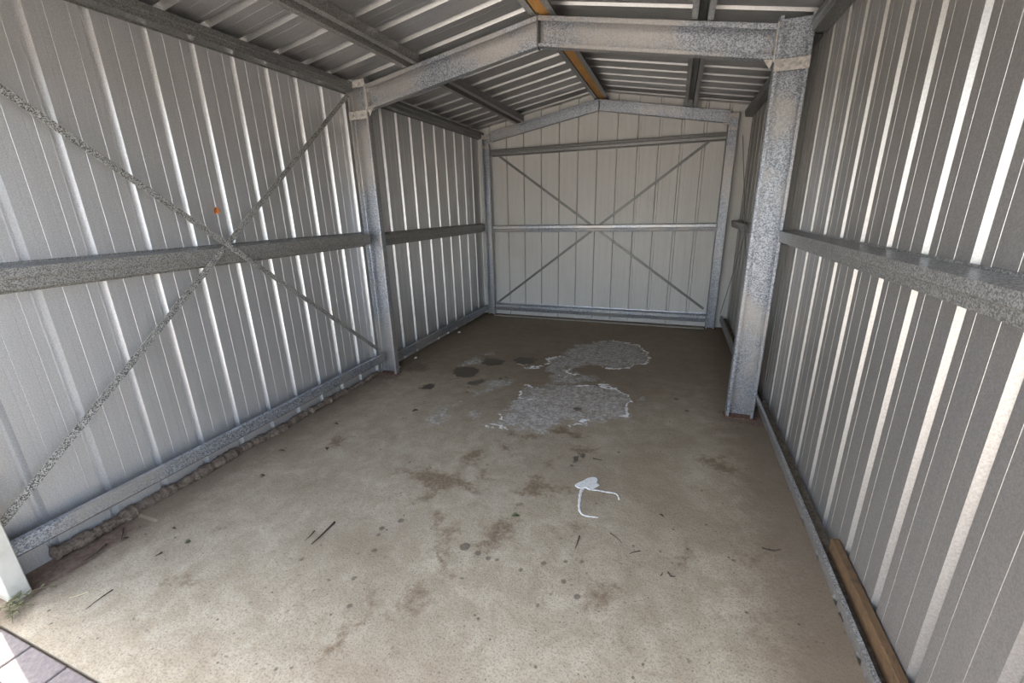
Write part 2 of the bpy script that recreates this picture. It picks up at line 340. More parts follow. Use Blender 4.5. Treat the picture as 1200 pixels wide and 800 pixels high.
# ---------------------------------------------------------------- slab with its stains
CRUST=[[(1.428,3.989),(1.538,4.27),(1.78,4.531),(1.971,4.601),(2.173,4.527),(2.294,4.308),(2.387,4.042),(2.341,3.879),(2.21,3.683),(1.957,3.64),(1.742,3.673),(1.601,3.78)],[(1.317,3.546),(1.326,3.73),(1.49,3.906),(1.709,3.843),(1.797,3.689),(1.697,3.518),(1.694,3.358),(1.875,3.362),(1.974,3.295),(1.744,3.131),(1.58,3.081),(1.468,3.29)],[(1.321,2.679),(1.339,2.984),(1.479,2.937),(1.526,3.018),(1.744,3.131),(1.911,3.159),(2.037,3.22),(2.17,3.085),(2.278,2.957),(2.323,2.785),(2.266,2.63),(2.161,2.564),(2.098,2.419),(1.972,2.349),(1.819,2.392),(1.772,2.141),(1.649,2.129),(1.532,2.178),(1.41,2.11),(1.264,2.169),(1.356,2.245),(1.283,2.388),(1.318,2.506)],[(0.488,3.213),(0.468,3.384),(0.552,3.534),(0.644,3.53),(0.697,3.362),(0.608,3.277)],[(0.932,2.883),(0.98,2.992),(1.1,3.078),(1.2,3.012),(1.179,2.823),(1.033,2.778)],[(0.866,2.662),(0.894,2.757),(1.018,2.709),(1.011,2.623),(0.917,2.594)],[(1.038,2.242),(1.103,2.384),(1.166,2.283),(1.122,2.171)],[(0.633,3.656),(0.643,3.795),(0.72,3.749),(0.706,3.645)],[(2.355,2.942),(2.385,3.049),(2.411,2.998),(2.388,2.896)],[(0.784,2.22),(0.81,2.353),(0.9,2.491),(0.947,2.439),(0.883,2.292),(0.925,2.111),(0.929,2.004),(0.849,2.014)]]
RIM=[[(1.78,4.531),(1.884,4.584),(2.017,4.582),(2.173,4.527),(2.269,4.371),(2.354,4.127),(2.388,4.03),(2.341,3.879),(2.219,3.685),(2.085,3.656),(1.958,3.635)],[(2.04,3.198),(2.154,3.089),(2.26,2.983),(2.31,2.853),(2.299,2.725),(2.245,2.624)],[(1.315,2.697),(1.328,2.805)],[(1.328,2.661),(1.418,2.643),(1.465,2.704)],[(1.346,2.963),(1.368,3.007),(1.479,2.937)],[(1.295,2.357),(1.345,2.273),(1.392,2.272)],[(1.337,2.161),(1.405,2.123),(1.454,2.13)],[(1.957,2.35),(2.011,2.437)],[(1.582,3.284),(1.636,3.29)],[(1.061,3.482),(1.149,3.496)],[(1.236,3.447),(1.325,3.451)],[(1.661,3.507),(1.671,3.377)],[(1.81,3.105),(1.916,3.129)],[(1.317,3.546),(1.337,3.69),(1.458,3.865)],[(1.433,2.647),(1.478,2.716)]]
WET=[[(0.499,3.051),(0.514,3.164),(0.575,3.256),(0.699,3.264),(0.795,3.166),(0.776,3.03),(0.723,2.954),(0.602,2.952)],[(0.673,3.415),(0.696,3.564),(0.813,3.548),(0.905,3.424),(0.826,3.36)],[(0.832,2.829),(0.833,2.972),(0.914,3.011),(0.931,2.906),(0.88,2.83)],[(0.938,3.616),(1.061,3.697),(1.238,3.673),(1.197,3.54),(0.998,3.511)],[(1.852,2.602),(1.881,2.646),(1.938,2.629),(1.923,2.59),(1.88,2.509)],[(1.031,3.057),(1.038,3.089),(1.071,3.079),(1.055,3.045)],[(2.001,1.95),(2.06,1.975),(2.099,1.916),(2.05,1.882)],[(0.41,2.629),(0.414,2.737),(0.519,2.715),(0.539,2.603),(0.473,2.582)]]
BROWN=[[(1.759,2.236),(1.919,2.332),(2.07,2.264),(2.027,2.209),(1.848,2.165)],[(1.473,2.101),(1.666,2.121),(1.754,2.107),(1.611,2.034)],[(0.959,1.417),(1.16,1.496),(1.342,1.555),(1.408,1.483),(1.623,1.444),(1.595,1.383),(1.384,1.365),(1.324,1.223),(1.254,1.181),(1.263,1.325),(1.082,1.375)],[(1.276,1.714),(1.337,1.819),(1.453,1.772),(1.461,1.619),(1.361,1.637)],[(1.456,1.916),(1.545,1.975),(1.589,1.9),(1.534,1.84)],[(1.533,1.524),(1.528,1.616),(1.556,1.602),(1.613,1.42),(1.575,1.428)],[(0.24,1.6),(0.306,1.703),(0.426,1.676),(0.443,1.588),(0.34,1.555)],[(1.938,1.971),(1.992,2.089),(2.095,2.093),(2.137,2.022),(2.021,1.957)],[(1.873,1.804),(1.926,1.873),(1.975,1.787),(1.93,1.748)],[(1.735,1.502),(1.805,1.614),(1.944,1.593),(2.049,1.586),(1.998,1.487),(1.832,1.452)],[(1.805,1.346),(1.85,1.399),(1.906,1.38),(1.85,1.324)],[(2.81,2.136),(2.916,2.222),(2.976,2.092),(2.876,2.036)],[(1.389,1.116),(1.431,1.157),(1.498,1.118),(1.51,1.04),(1.45,1.035)],[(1.403,0.34),(1.418,0.407),(1.472,0.439),(1.494,0.389),(1.487,0.308),(1.43,0.316)],[(1.517,0.665),(1.577,0.732),(1.627,0.669),(1.606,0.587),(1.554,0.611)],[(1.465,0.441),(1.418,0.543),(1.384,0.642),(1.402,0.648),(1.444,0.552),(1.481,0.447)],[(1.553,0.962),(1.551,1.054),(1.572,1.109),(1.617,1.044),(1.597,0.948),(1.685,0.868),(1.662,0.809),(1.6,0.879)],[(1.674,1.048),(1.698,1.152),(1.813,1.224),(1.872,1.115),(1.792,1.043)],[(1.557,0.57),(1.579,0.568),(1.67,0.45),(1.659,0.438)],[(1.998,1.269),(2.055,1.272),(2.092,1.236),(2.048,1.213)],[(2.228,0.898),(2.325,0.965),(2.399,0.956),(2.383,0.876),(2.289,0.864),(2.25,0.883)],[(2.416,0.818),(2.467,0.798),(2.47,0.767),(2.428,0.757)],[(2.672,1.299),(2.746,1.283),(2.707,1.204),(2.662,1.228)],[(2.108,1.357),(2.153,1.338),(2.164,1.26),(2.131,1.281)],[(2.939,1.376),(2.989,1.442),(3.057,1.472),(2.984,1.412),(2.954,1.354),(2.985,1.299),(2.965,1.273),(2.937,1.321)],[(0.465,0.375),(0.515,0.417),(0.648,0.413),(0.631,0.378),(0.561,0.378)],[(0.348,0.672),(0.369,0.721),(0.418,0.721),(0.391,0.67)]]
SPOT=[(1.028,0.205,0.01),(1.074,0.213,0.009),(1.063,0.156,0.007),(0.948,0.389,0.007),(0.959,0.415,0.009),(0.972,0.379,0.009),(0.341,0.562,0.013),(1.096,0.172,0.006),(1.153,0.207,0.008),(1.018,0.291,0.006),(0.525,0.03,0.004),(0.689,0.087,0.004),(0.376,0.122,0.004),(0.06,0.518,0.006),(0.948,0.492,0.008),(1.05,0.463,0.007),(1.138,0.431,0.009),(1.175,0.396,0.005),(0.977,0.667,0.013),(0.875,0.614,0.008),(1.037,0.59,0.01),(1.187,0.613,0.01),(1.166,0.546,0.009),(1.213,0.964,0.017),(1.226,0.92,0.014),(1.272,0.826,0.015),(1.348,0.807,0.009),(1.211,0.784,0.009),(1.75,0.815,0.009),(1.817,0.96,0.015),(1.679,0.99,0.027),(1.756,0.973,0.018),(1.678,0.77,0.007),(1.199,0.349,0.007),(1.248,0.221,0.009),(1.292,0.24,0.009),(1.341,0.261,0.009),(1.291,0.658,0.013),(1.276,1.044,0.019),(1.369,0.537,0.013),(0.922,0.651,0.007),(1.431,0.647,0.008),(1.858,0.964,0.011),(1.295,0.425,0.005),(1.147,0.46,0.008),(0.999,0.767,0.009),(2.182,0.945,0.014),(2.163,1.055,0.012),(2.235,1.079,0.012),(2.144,0.863,0.009),(2.107,0.796,0.013),(2.404,1.126,0.009),(2.48,0.925,0.007),(2.446,0.922,0.008),(2.117,1.16,0.008),(2.072,1.013,0.016),(1.982,0.944,0.012),(2.253,0.889,0.016),(2.573,1.258,0.009),(2.529,1.176,0.008),(2.622,1.126,0.009),(2.217,0.939,0.008),(2.45,0.809,0.005),(2.48,0.813,0.005),(2.411,0.708,0.007),(2.537,0.749,0.005),(2.623,0.722,0.004),(2.687,0.758,0.011),(2.892,1.312,0.012),(2.586,0.872,0.004),(2.076,1.111,0.006),(1.009,1.534,0.012),(1.052,1.561,0.009),(1.082,1.495,0.007),(0.21,1.106,0.012),(0.475,0.976,0.007),(0.301,1.989,0.009),(1.141,1.242,0.009),(1.105,1.18,0.009),(0.841,2.762,0.014),(0.88,2.658,0.016),(2.021,1.827,0.014),(2.284,2.075,0.014),(2.404,1.8,0.005),(3.054,1.965,0.006),(2.743,2.027,0.005),(2.643,3.056,0.022),(2.723,2.851,0.02)]
BLOB=[(2.08,1.63),(2.094,1.66),(2.124,1.692),(2.142,1.73),(2.19,1.75),(2.205,1.723),(2.2,1.695),(2.223,1.677),(2.215,1.662),(2.191,1.628),(2.17,1.609),(2.152,1.624),(2.133,1.618),(2.121,1.605),(2.094,1.613)]
TRAIL1=[(2.134,1.614),(2.129,1.575),(2.135,1.521),(2.143,1.462),(2.155,1.415),(2.179,1.388),(2.219,1.391),(2.258,1.397)]
TRAIL2=[(2.168,1.617),(2.216,1.624),(2.265,1.624),(2.313,1.629),(2.333,1.618),(2.345,1.579)]
TWIG=[[(0.95,0.917),(0.955,0.821),(0.953,0.751)],[(0.895,0.832),(0.9,0.763)],[(2.192,1.231),(2.192,1.179),(2.189,1.142)],[(2.483,1.228),(2.455,1.211),(2.437,1.194)],[(2.609,1.139),(2.622,1.12),(2.64,1.126)],[(0.315,0.257),(0.313,0.211),(0.323,0.155)],[(0.228,0.216),(0.212,0.193),(0.183,0.167)],[(0.288,0.475),(0.283,0.445)],[(2.136,1.941),(2.193,1.934)],[(2.578,1.11),(2.586,1.132)],[(2.333,1.302),(2.379,1.272),(2.397,1.248)],[(3.023,1.432),(3.049,1.427)],[(3.049,1.43),(3.071,1.427),(3.106,1.449)],[(3.25,1.145),(3.249,1.106)],[(-0.087,0.517),(-0.007,0.464)],[(-0.037,0.416),(-0.011,0.359),(-0.014,0.302)]]
LEAF=[(1.84,1.267),(0.641,2.183),(0.371,1.491),(0.21,1.106),(0.171,1.798),(0.083,1.368),(0.009,0.469),(0.171,0.604),(0.341,0.562),(2.57,1.512)]

def subdiv(pts, closed, it=2):
    for _ in range(it):
        o = []; n = len(pts); last = n if closed else n - 1
        if not closed: o.append(pts[0])
        for i in range(last):
            a, b = pts[i], pts[(i + 1) % n]
            o += [(a[0] * .75 + b[0] * .25, a[1] * .75 + b[1] * .25), (a[0] * .25 + b[0] * .75, a[1] * .25 + b[1] * .75)]
        if not closed: o.append(pts[-1])
        pts = o
    return pts
def seg_dist(P, a, b):
    a = np.array(a); b = np.array(b); d = b - a; L = max(float(d @ d), 1e-12)
    t_ = np.clip(((P - a) @ d) / L, 0, 1); return np.hypot(*(P - (a + t_[:, None] * d)).T)
def poly_sdf(P, poly):
    n = len(poly); D = np.full(len(P), 1e3); inside = np.zeros(len(P), bool)
    for i in range(n):
        a, b = poly[i], poly[(i + 1) % n]; D = np.minimum(D, seg_dist(P, a, b))
        c_ = (a[1] > P[:, 1]) != (b[1] > P[:, 1])
        with np.errstate(divide='ignore', invalid='ignore'):
            xi = (b[0] - a[0]) * (P[:, 1] - a[1]) / ((b[1] - a[1]) or 1e-9) + a[0]
        inside ^= c_ & (P[:, 0] < xi)
    return np.where(inside, -D, D)
def make_floor():
    nx, ny = 276, 446
    X = np.linspace(XL, XR, nx); Y = np.linspace(0.0, YB, ny)
    gx, gy = np.meshgrid(X, Y); P = np.stack([gx.ravel(), gy.ravel()], 1)
    z = np.zeros(len(P))
    z += 0.0012 * np.sin(P[:, 0] * 5.1 + 1.3 * np.sin(P[:, 1] * 3.3)) * np.sin(P[:, 1] * 4.3)
    strip = (P[:, 0] < 0.005) & (P[:, 1] < 0.62) & (P[:, 1] > 0.02)
    z[strip] -= 0.010                                             # the shallow rebate along the left wall by the door
    V = [(float(a), float(b), float(c_)) for (a, b), c_ in zip(P, z)]
    F = [(j * nx + i, j * nx + i + 1, (j + 1) * nx + i + 1, (j + 1) * nx + i) for j in range(ny - 1) for i in range(nx - 1)]
    # skirt and underside
    ring = [i for i in range(nx)] + [j * nx + nx - 1 for j in range(1, ny)] + [(ny - 1) * nx + i for i in range(nx - 2, -1, -1)] + [j * nx for j in range(ny - 2, 0, -1)]
    k = len(V); V += [(V[i][0], V[i][1], -0.12) for i in ring]; n = len(ring)
    F += [(ring[(q + 1) % n], ring[q], k + q, k + (q + 1) % n) for q in range(n)]; F.append(tuple(k + q for q in range(n)))
    me = bpy.data.meshes.new('floor'); me.from_pydata(V, [], F); me.update()
    far = np.full(len(P), 9.0)
    P0 = P; rg = np.random.default_rng(5); W_ = np.zeros_like(P)          # ragged stain outlines
    for lam, amp in ((0.42, 0.022), (0.21, 0.014), (0.12, 0.010), (0.07, 0.007), (0.045, 0.005)):
        for _ in range(4):
            th = rg.uniform(0, 6.28); kx, ky = np.cos(th) * 6.28 / lam, np.sin(th) * 6.28 / lam; ph = rg.uniform(0, 6.28, 2)
            W_[:, 0] += amp * 0.6 * np.sin(P[:, 0] * kx + P[:, 1] * ky + ph[0]); W_[:, 1] += amp * 0.6 * np.sin(P[:, 0] * kx - P[:, 1] * ky + ph[1])
    P = P0 + W_
    def mn(ps): 
        D = far.copy()
        for p in ps: D = np.minimum(D, poly_sdf(P, p))
        return D
    fields = {'crust': mn(CRUST), 'wet': mn(WET), 'brown': mn(BROWN)}
    R_ = far.copy()
    for pl in RIM:
        pl = subdiv(pl, False, 2)
        for a, b in zip(pl, pl[1:]): R_ = np.minimum(R_, seg_dist(P, a, b))
    fields['rim'] = R_
    P = P0
    Sp = far.copy()
    for x_, y_, r in SPOT: Sp = np.minimum(Sp, np.hypot(P[:, 0] - x_, P[:, 1] - y_) - max(r, 0.007))
    fields['spot'] = Sp
    fields['red_dirt'] = mn([[(-0.2, 0.04), (0.005, 0.13), (0.005, 0.36), (-0.06, 0.56), (-0.2, 0.62)], [(-0.2, 2.7), (0.05, 2.72), (0.05, 2.86), (-0.2, 2.9)], [(2.98, 2.74), (3.25, 2.74), (3.25, 2.95), (2.98, 2.92)], [(0.02, 2.98), (0.22, 3.0), (0.2, 3.16), (0.0, 3.2)]])
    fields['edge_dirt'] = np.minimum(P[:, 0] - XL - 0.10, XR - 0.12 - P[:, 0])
    fields['back_dirt_shade'] = 3.6 - P[:, 1] + 0.25 * np.abs(P[:, 0] - 1.3)  # drives the dirt and painted shade that deepen towards the back
    for nme, D in fields.items():
        at = me.attributes.new(nme, 'FLOAT', 'POINT')
        at.data.foreach_set('value', np.concatenate([D, np.full(n, 9.0)]).astype(np.float32))
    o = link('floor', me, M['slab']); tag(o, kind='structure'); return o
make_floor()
tag(box('trim_1', (0.02, 5.40, 0.0005), (2.98, 5.445, 0.012), M['mortar'], bev=0.004), kind='structure')
# door jambs
tag(box('trim_2', (-0.19, 0.070, -0.012), (-0.032, 0.138, 2.36), M['jamb'], bev=0.004), kind='structure')
tag(box('trim_3', (3.082, 0.070, -0.012), (3.24, 0.138, 2.36), M['jamb'], bev=0.004), kind='structure')
# ground and paving outside
gnd = mesh('ground', [(-40, -40, -0.075), (40, -40, -0.075), (40, 40, -0.075), (-40, 40, -0.075), (-40, -40, -0.3), (40, -40, -0.3), (40, 40, -0.3), (-40, 40, -0.3)], [(0, 1, 2, 3), (7, 6, 5, 4), (0, 4, 5, 1), (1, 5, 6, 2), (2, 6, 7, 3), (3, 7, 4, 0)], M['ground'])
tag(gnd, kind='structure')
pav = empty('pavement', (1.5, -0.9, -0.06), kind='structure')
pm = None
for j in range(9):
    for i in range(19):
        x0 = -0.62 + i * 0.232 + (0.116 if j % 2 else 0.0); y0 = -0.004 - (j + 1) * 0.118
        if pm is None:
            b = box('paver', (-0.113, -0.0565, -0.05), (0.113, 0.0565, 0), M['paver'], None, 0.004); pm = b.data; bpy.data.objects.remove(b)
        o = bpy.data.objects.new('paver', pm); COL.objects.link(o); o.parent = pav; o.matrix_parent_inverse = Matrix.Translation(-Vector(pav.location))
        o.location = (x0 + 0.116, y0 + 0.059, -0.004 - random.random() * 0.003); o.rotation_euler = (random.uniform(-.008, .008), random.uniform(-.008, .008), random.uniform(-.006, .006))

# ---------------------------------------------------------------- frames
def column(name, label, x0, x1, yf, depth, ztop, bands, lip=0.020, inner=1):
    c_ = empty(name, ((x0 + x1) / 2, yf + depth / 2, 0), label, 'column')
    sec = rounded([(x0 + lip, yf), (x0, yf), (x0, yf + depth), (x1, yf + depth), (x1, yf), (x1 - lip, yf)], 0.004)
    sweep('channel', sec, 0.003, lambda a, b: (a, b, 0.006), lambda a, b: (a, b, ztop), M['galv_frame'], c_)
    bp = box('base_plate', (x0 - 0.016, yf - 0.016, 0.0), (x1 + 0.016, yf + depth + 0.012, 0.007), M['rust'], c_, 0.001)
    bp['label'] = 'rusty brown base plate'
    for z0, z1 in bands:
        br = box('bracket', (x0 - 0.001, yf - 0.006, z0), (x1 + 0.001, yf - 0.0005, z1), M['plate'], c_, 0.001)
        for q in (0.25, 0.75): bolt((x0 + (x1 - x0) * q, yf - 0.009, (z0 + z1) / 2), (0, -1, 0), M['bolt'], br, 0.007)
    return c_
column('frame_column', 'wide galvanised middle column against the left wall, braces meeting at it', -0.185, 0.0, YM, 0.062, 2.625, [(2.325, 2.39), (2.565, 2.62)])
column('frame_column', 'wide spangled galvanised middle column against the right wall with a rusty foot', 3.0, 3.185, YM, 0.062, 2.615, [(2.325, 2.39)])
column('corner_column', 'narrow galvanised column in the back corner beside the left wall', -0.105, 0.0, YK, 0.05, 2.56, [(2.375, 2.41), (2.50, 2.545)], 0.014)
column('corner_column', 'narrow bluish galvanised column in the back corner beside the right wall', 3.0, 3.10, YK, 0.05, 2.56, [(2.375, 2.41), (2.50, 2.545)], 0.014)
def rafter(name, label, side, yf, depth, h, lip, xin, apex):
    """open channel rising from the column to the ridge, cut plumb at both ends"""
    ax = 0.006 if apex else 0.006
    X0, X1 = (xin, 1.5 - ax) if side < 0 else (3.0 - xin, 1.5 + ax)
    r_ = empty(name, ((X0 + X1) / 2, yf + depth / 2, raft((X0 + X1) / 2) - h), label, 'rafter')
    sec = rounded([(-lip * 1.5, yf), (0, yf), (0, yf + depth), (-h, yf + depth), (-h, yf), (-h + lip, yf)], 0.004)
    sweep('channel', sec, 0.003, lambda a, b: (X0, b, raft(X0) + a), lambda a, b: (X1, b, raft(X1) + a), M['galv_frame'], r_)
    e0 = 0.0005 if side < 0 else 3.0 - 0.0005
    e1 = e0 + (0.009 if side < 0 else -0.009)
    ep = box('end_plate', (min(e0, e1), yf + 0.002, raft(0.0) - h - 0.012), (max(e0, e1), yf + depth + 0.012, raft(0.0) + 0.010), M['plate'], r_, 0.001)
    for q in (0.3, 0.7): bolt((e1 + (0.004 if side < 0 else -0.004), yf + depth * 0.5, raft(0) - h + h * q), (-side, 0, 0), M['bolt'], ep, 0.008)
    # triangular stiffener folded down under the bottom flange
    g0 = 0.010 if side < 0 else 2.990; g1 = g0 + (0.055 if side < 0 else -0.055); zb = raft(0.03) - h - 0.002
    prism('gusset', [(g0, yf + 0.004, zb), (g1, yf + 0.004, zb + 0.055 * SL), (g0 + (0.012 if side < 0 else -0.012), yf + 0.004, zb - 0.050)], (0, 0.004, 0), M['plate'], r_)
    if side < 0:
        box('apex_plate', (1.4955, yf - 0.004, raft(1.5) - h - 0.012), (1.5045, yf + depth + 0.004, raft(1.5) + 0.012), M['galv_dark'], r_)
    else:
        wx = 2.62
        for q in (0.30, 0.70): bolt((2.955, yf + depth - 0.006, raft(2.955) - h + h * q), (0, -1, 0), M['bolt'], r_, 0.010)
    return r_
rafter('rafter', 'near galvanised rafter sloping from the left column up to the ridge', -1, YM, 0.062, 0.190, 0.022, 0.010, True)
rafter('rafter', 'near galvanised rafter sloping from the ridge down to the right column', 1, YM, 0.062, 0.190, 0.022, 0.010, True)
rafter('gable_rafter', 'slim rafter along the top of the back wall, left of the peak', -1, YK, 0.05, 0.130, 0.014, 0.010, True)
rafter('gable_rafter', 'slim rafter along the top of the back wall, right of the peak', 1, YK, 0.05, 0.130, 0.014, 0.010, True)

# ---------------------------------------------------------------- purlins: top-hat battens, open side down, feet on the rafters
def purlin(name, label, xc, zc, foot, gap, h, sl, m=None):
    p_ = empty(name, (xc, 2.8, zc), label, 'purlin')
    sec = [(-gap / 2 - foot, 0), (-gap / 2, 0), (-gap / 2 + 0.006, h), (gap / 2 - 0.006, h), (gap / 2, 0), (gap / 2 + foot, 0)]
    pl = lambda yy: (lambda a, b: (xc + a, yy, zc + b + sl * a))
    sweep('channel', sec, 0.002, pl(0.06), pl(YB - 0.006), m or M['galv'], p_)
    for yf in (YM + 0.02, YK + 0.02):
        for s_ in (-1, 1): bolt((xc + s_ * (gap / 2 + foot * 0.5), yf - 0.05, zc + sl * s_ * (gap / 2 + foot * 0.5) - 0.003), (0, 0, -1), M['bolt'], p_, 0.006, 0.006, 'screw')
    return p_
purlin('roof_purlin', 'dark steel roof purlin halfway up the left roof slope', 0.455, raft(0.455) + 0.002, 0.036, 0.056, 0.094, SL)
purlin('roof_purlin', 'dark steel roof purlin halfway up the right roof slope', 2.570, raft(2.570) + 0.002, 0.036, 0.056, 0.094, -SL)
purlin('ridge_purlin', 'wide dark steel purlin under the ridge holding an orange timber', 1.530, raft(1.5) + 0.004, 0.044, 0.090, 0.094, 0.0)
tag(box('ridge_timber', (1.490, 0.07, raft(1.5) + 0.012), (1.570, YB - 0.01, raft(1.5) + 0.050), M['ridge_wood'], bev=0.002), 'long orange timber strip tucked inside the ridge purlin', 'timber')

# ---------------------------------------------------------------- wall girts: hat sections on the cladding
GIRT = [(0, -0.066), (0.004, -0.066), (0.006, -0.054), (0.074, -0.046), (0.080, -0.006), (0.086, 0.004), (0.086, 0.046), (0.006, 0.056), (0.004, 0.066), (0, 0.066)]
def girt_x(name, label, xw, out, y0, y1, zc, m, hs=1.0, ds=1.0, cat='girt'):
    g = empty(name, (xw, (y0 + y1) / 2, zc), label, cat)
    s_ = -out
    pl = lambda yy: (lambda a, b: (xw + s_ * (a * ds + 0.001), yy, zc + b * hs))
    sweep('channel', GIRT[1:-1], 0.002, pl(y0), pl(y1), m, g)
    for yy, q in ((y0, 1), (y1, -1)):
        tb = box('end_cleat', (min(xw + s_ * 0.012, xw + s_ * 0.080 * ds), yy + q * 0.001 - 0.003, zc - 0.04 * hs), (max(xw + s_ * 0.012, xw + s_ * 0.080 * ds), yy + q * 0.001 + 0.003, zc + 0.04 * hs), m, g)
    return g
girt_x('wall_girt', 'grey spangled girt along the left wall between doorway and column', XL, -1, 0.15, YM - 0.004, 1.330, M['galv'])
girt_x('wall_girt', 'grey girt on the left wall behind the middle column', XL, -1, YM + 0.068, YB - 0.012, 1.310, M['galv'])
girt_x('wall_girt', 'dusty girt along the right wall between doorway and column', XR, 1, 0.15, YM - 0.004, 1.350, M['galv'], 0.78)
girt_x('wall_girt', 'short visible girt on the right wall behind the middle column', XR, 1, YM + 0.068, YB - 0.012, 1.330, M['galv'], 0.8)
girt_x('eave_girt', 'dark eave girt along the top of the left wall before the column', XL, -1, 0.15, YM - 0.004, 2.575, M['galv_dark'], 0.76)
girt_x('eave_girt', 'dark eave girt along the top of the left wall behind the column', XL, -1, YM + 0.068, YB - 0.012, 2.560, M['galv_dark'], 0.76)
girt_x('eave_girt', 'dark eave girt along the top of the right wall before the column', XR, 1, 0.15, YM - 0.004, 2.545, M['galv_dark'], 0.76)
girt_x('eave_girt', 'dark eave girt along the top of the right wall behind the column', XR, 1, YM + 0.068, YB - 0.012, 2.550, M['galv_dark'], 0.76)
def girt_y(label, zc, x0, x1, m, hs=0.85, ds=1.0):
    g = empty('wall_girt', ((x0 + x1) / 2, YB, zc), label, 'girt')
    pl = lambda xx: (lambda a, b: (xx, YB - 0.001 - a * ds, zc + b * hs))
    sweep('channel', GIRT[1:-1], 0.002, pl(x0), pl(x1), m, g)
    for xx in (x0, x1): box('end_cleat', (xx - 0.003, YB - 0.08, zc - 0.035), (xx + 0.003, YB - 0.012, zc + 0.035), m, g)
    return g
girt_y('grey girt across the top of the back wall below the rafters', 2.325, 0.005, 2.995, M['galv_dark'], 0.75)
girt_y('bluish grey girt across the middle of the back wall', 1.292, 0.005, 2.995, M['galv_frame'], 0.80)
girt_y('bluish grey girt along the foot of the back wall', 0.120, 0.005, 2.995, M['galv_frame'], 0.95)
# bottom rails: channels open upwards, gathering dirt
def rail(label, xw, out, depth, y0, y1, z0, z1, dirt, lean=0.0, lip=0.022):
    r_ = empty('bottom_rail', (xw, (y0 + y1) / 2, z0), label, 'rail')
    s_ = -out
    sec = [(0.002, z0 + 0.035), (0.002, z0), (depth - 0.012 - lean, z0), (depth - lean * 0.9, z0 + 0.012), (depth - 0.004, z1), (depth - 0.004 - lip, z1 + 0.005), (depth - 0.006 - lip, z1 - 0.008)]
    pl = lambda yy: (lambda a, b: (xw + s_ * a, yy, b))
    sweep('channel', sec, 0.002, pl(y0), pl(y1), M['galv'] if dirt else M['galv_frame'], r_)
    # dirt lying in the channel, uneven along its length
    n = int((y1 - y0) / 0.03); V = []; F = []
    for i in range(n + 1):
        yy = y0 + 0.004 + (y1 - y0 - 0.008) * i / n
        h = z0 + 0.022 + dirt + 0.006 * math.sin(i * 1.7) * math.sin(i * 0.31) + random.random() * 0.004
        V += [(xw + s_ * 0.005, yy, h + 0.006), (xw + s_ * (depth - 0.014 - lean), yy, h - 0.003), (xw + s_ * (depth - 0.018 - lean), yy, z0 + 0.003), (xw + s_ * 0.005, yy, z0 + 0.003)]
    for i in range(n):
        for k in range(4): F.append((i * 4 + k, i * 4 + (k + 1) % 4, i * 4 + 4 + (k + 1) % 4, i * 4 + 4 + k))
    F += [(0, 1, 2, 3), (n * 4 + 3, n * 4 + 2, n * 4 + 1, n * 4)]
    d_ = mesh('dirt_fill', V, F, M['dirt'], r_); d_['label'] = 'brown dirt lying in the channel'
    return r_
rail('pale bottom rail along the left wall above the foam bead', XL, -1, 0.095, 0.15, YM - 0.004, 0.135, 0.212, 0.0)
rail('bottom rail on the left wall behind the middle column', XL, -1, 0.095, YM + 0.068, YB - 0.012, 0.075, 0.150, 0.0)
rail('dusty bottom rail along the right wall in front of the column', XR, 1, 0.078, 0.15, YM - 0.004, 0.135, 0.205, 0.008, 0.022, 0.014)
rail('bottom rail on the right wall behind the middle column', XR, 1, 0.085, YM + 0.068, YB - 0.012, 0.085, 0.160, 0.02)
bt = box('timber_batten', (3.217, 0.32, 0.182), (3.246, 1.28, 0.250), M['batten'], bev=0.003)
tag(bt, 'weathered brown timber batten lying in the right bottom rail', 'timber')

# ---------------------------------------------------------------- strap braces
def strap(label, p, q, nrm, w, th, m, mid=None, name='brace_strap'):
    """flat steel strap from p to q; nrm points into the room; mid lifts the middle over what it crosses"""
    p = Vector(p); q = Vector(q); nrm = Vector(nrm).normalized(); d = (q - p).normalized(); s_ = d.cross(nrm)
    o_ = empty(name, p, label, 'brace'); V = []; F = []; N = 24
    for i in range(N + 1):
        u = i / N; c0 = p.lerp(q, u) + nrm * (mid * math.exp(-((u - 0.5) / 0.16) ** 2) if mid else 0)
        for a, b in ((-1, 0), (1, 0), (1, 1), (-1, 1)): V.append(c0 + s_ * a * w / 2 + nrm * b * th)
    for i in range(N):
        for k in range(4): F.append((i * 4 + k, i * 4 + (k + 1) % 4, i * 4 + 4 + (k + 1) % 4, i * 4 + 4 + k))
    F += [(0, 1, 2, 3), (N * 4 + 3, N * 4 + 2, N * 4 + 1, N * 4)]
    mesh('strap', V, F, m, o_)
    for e in (p + d * 0.02, q - d * 0.02): bolt(e + nrm * (th + 0.003), nrm, M['bolt'], o_, 0.007, 0.006, 'screw')
    return o_
NX = (1, 0, 0)
strap('speckled strap brace falling across the left wall from doorway top to column foot', (-0.106, 0.150, 2.480), (-0.106, 2.760, 0.275), NX, 0.034, 0.0025, M['galv_brace'], 0.006)
strap('speckled strap brace rising across the left wall from doorway foot to column top', (-0.110, 0.150, 0.315), (-0.110, 2.760, 2.500), NX, 0.034, 0.0025, M['galv_brace'], 0.002)
NY = (0, -1, 0)
strap('thin strap brace falling from top left to bottom right of the back wall', (0.075, YB - 0.004, 2.305), (2.960, YB - 0.004, 0.240), NY, 0.032, 0.002, M['galv_dark'])
strap('thin strap brace rising from bottom left to top right of the back wall', (0.010, YB - 0.007, 0.175), (2.840, YB - 0.007, 2.300), NY, 0.032, 0.002, M['galv_dark'])
strap('thin strap brace rising on the right wall towards the back corner, behind the column', (3.156, 3.05, 0.28), (3.156, 5.40, 2.30), (-1, 0, 0), 0.03, 0.002, M['galv_dark'], 0.004)
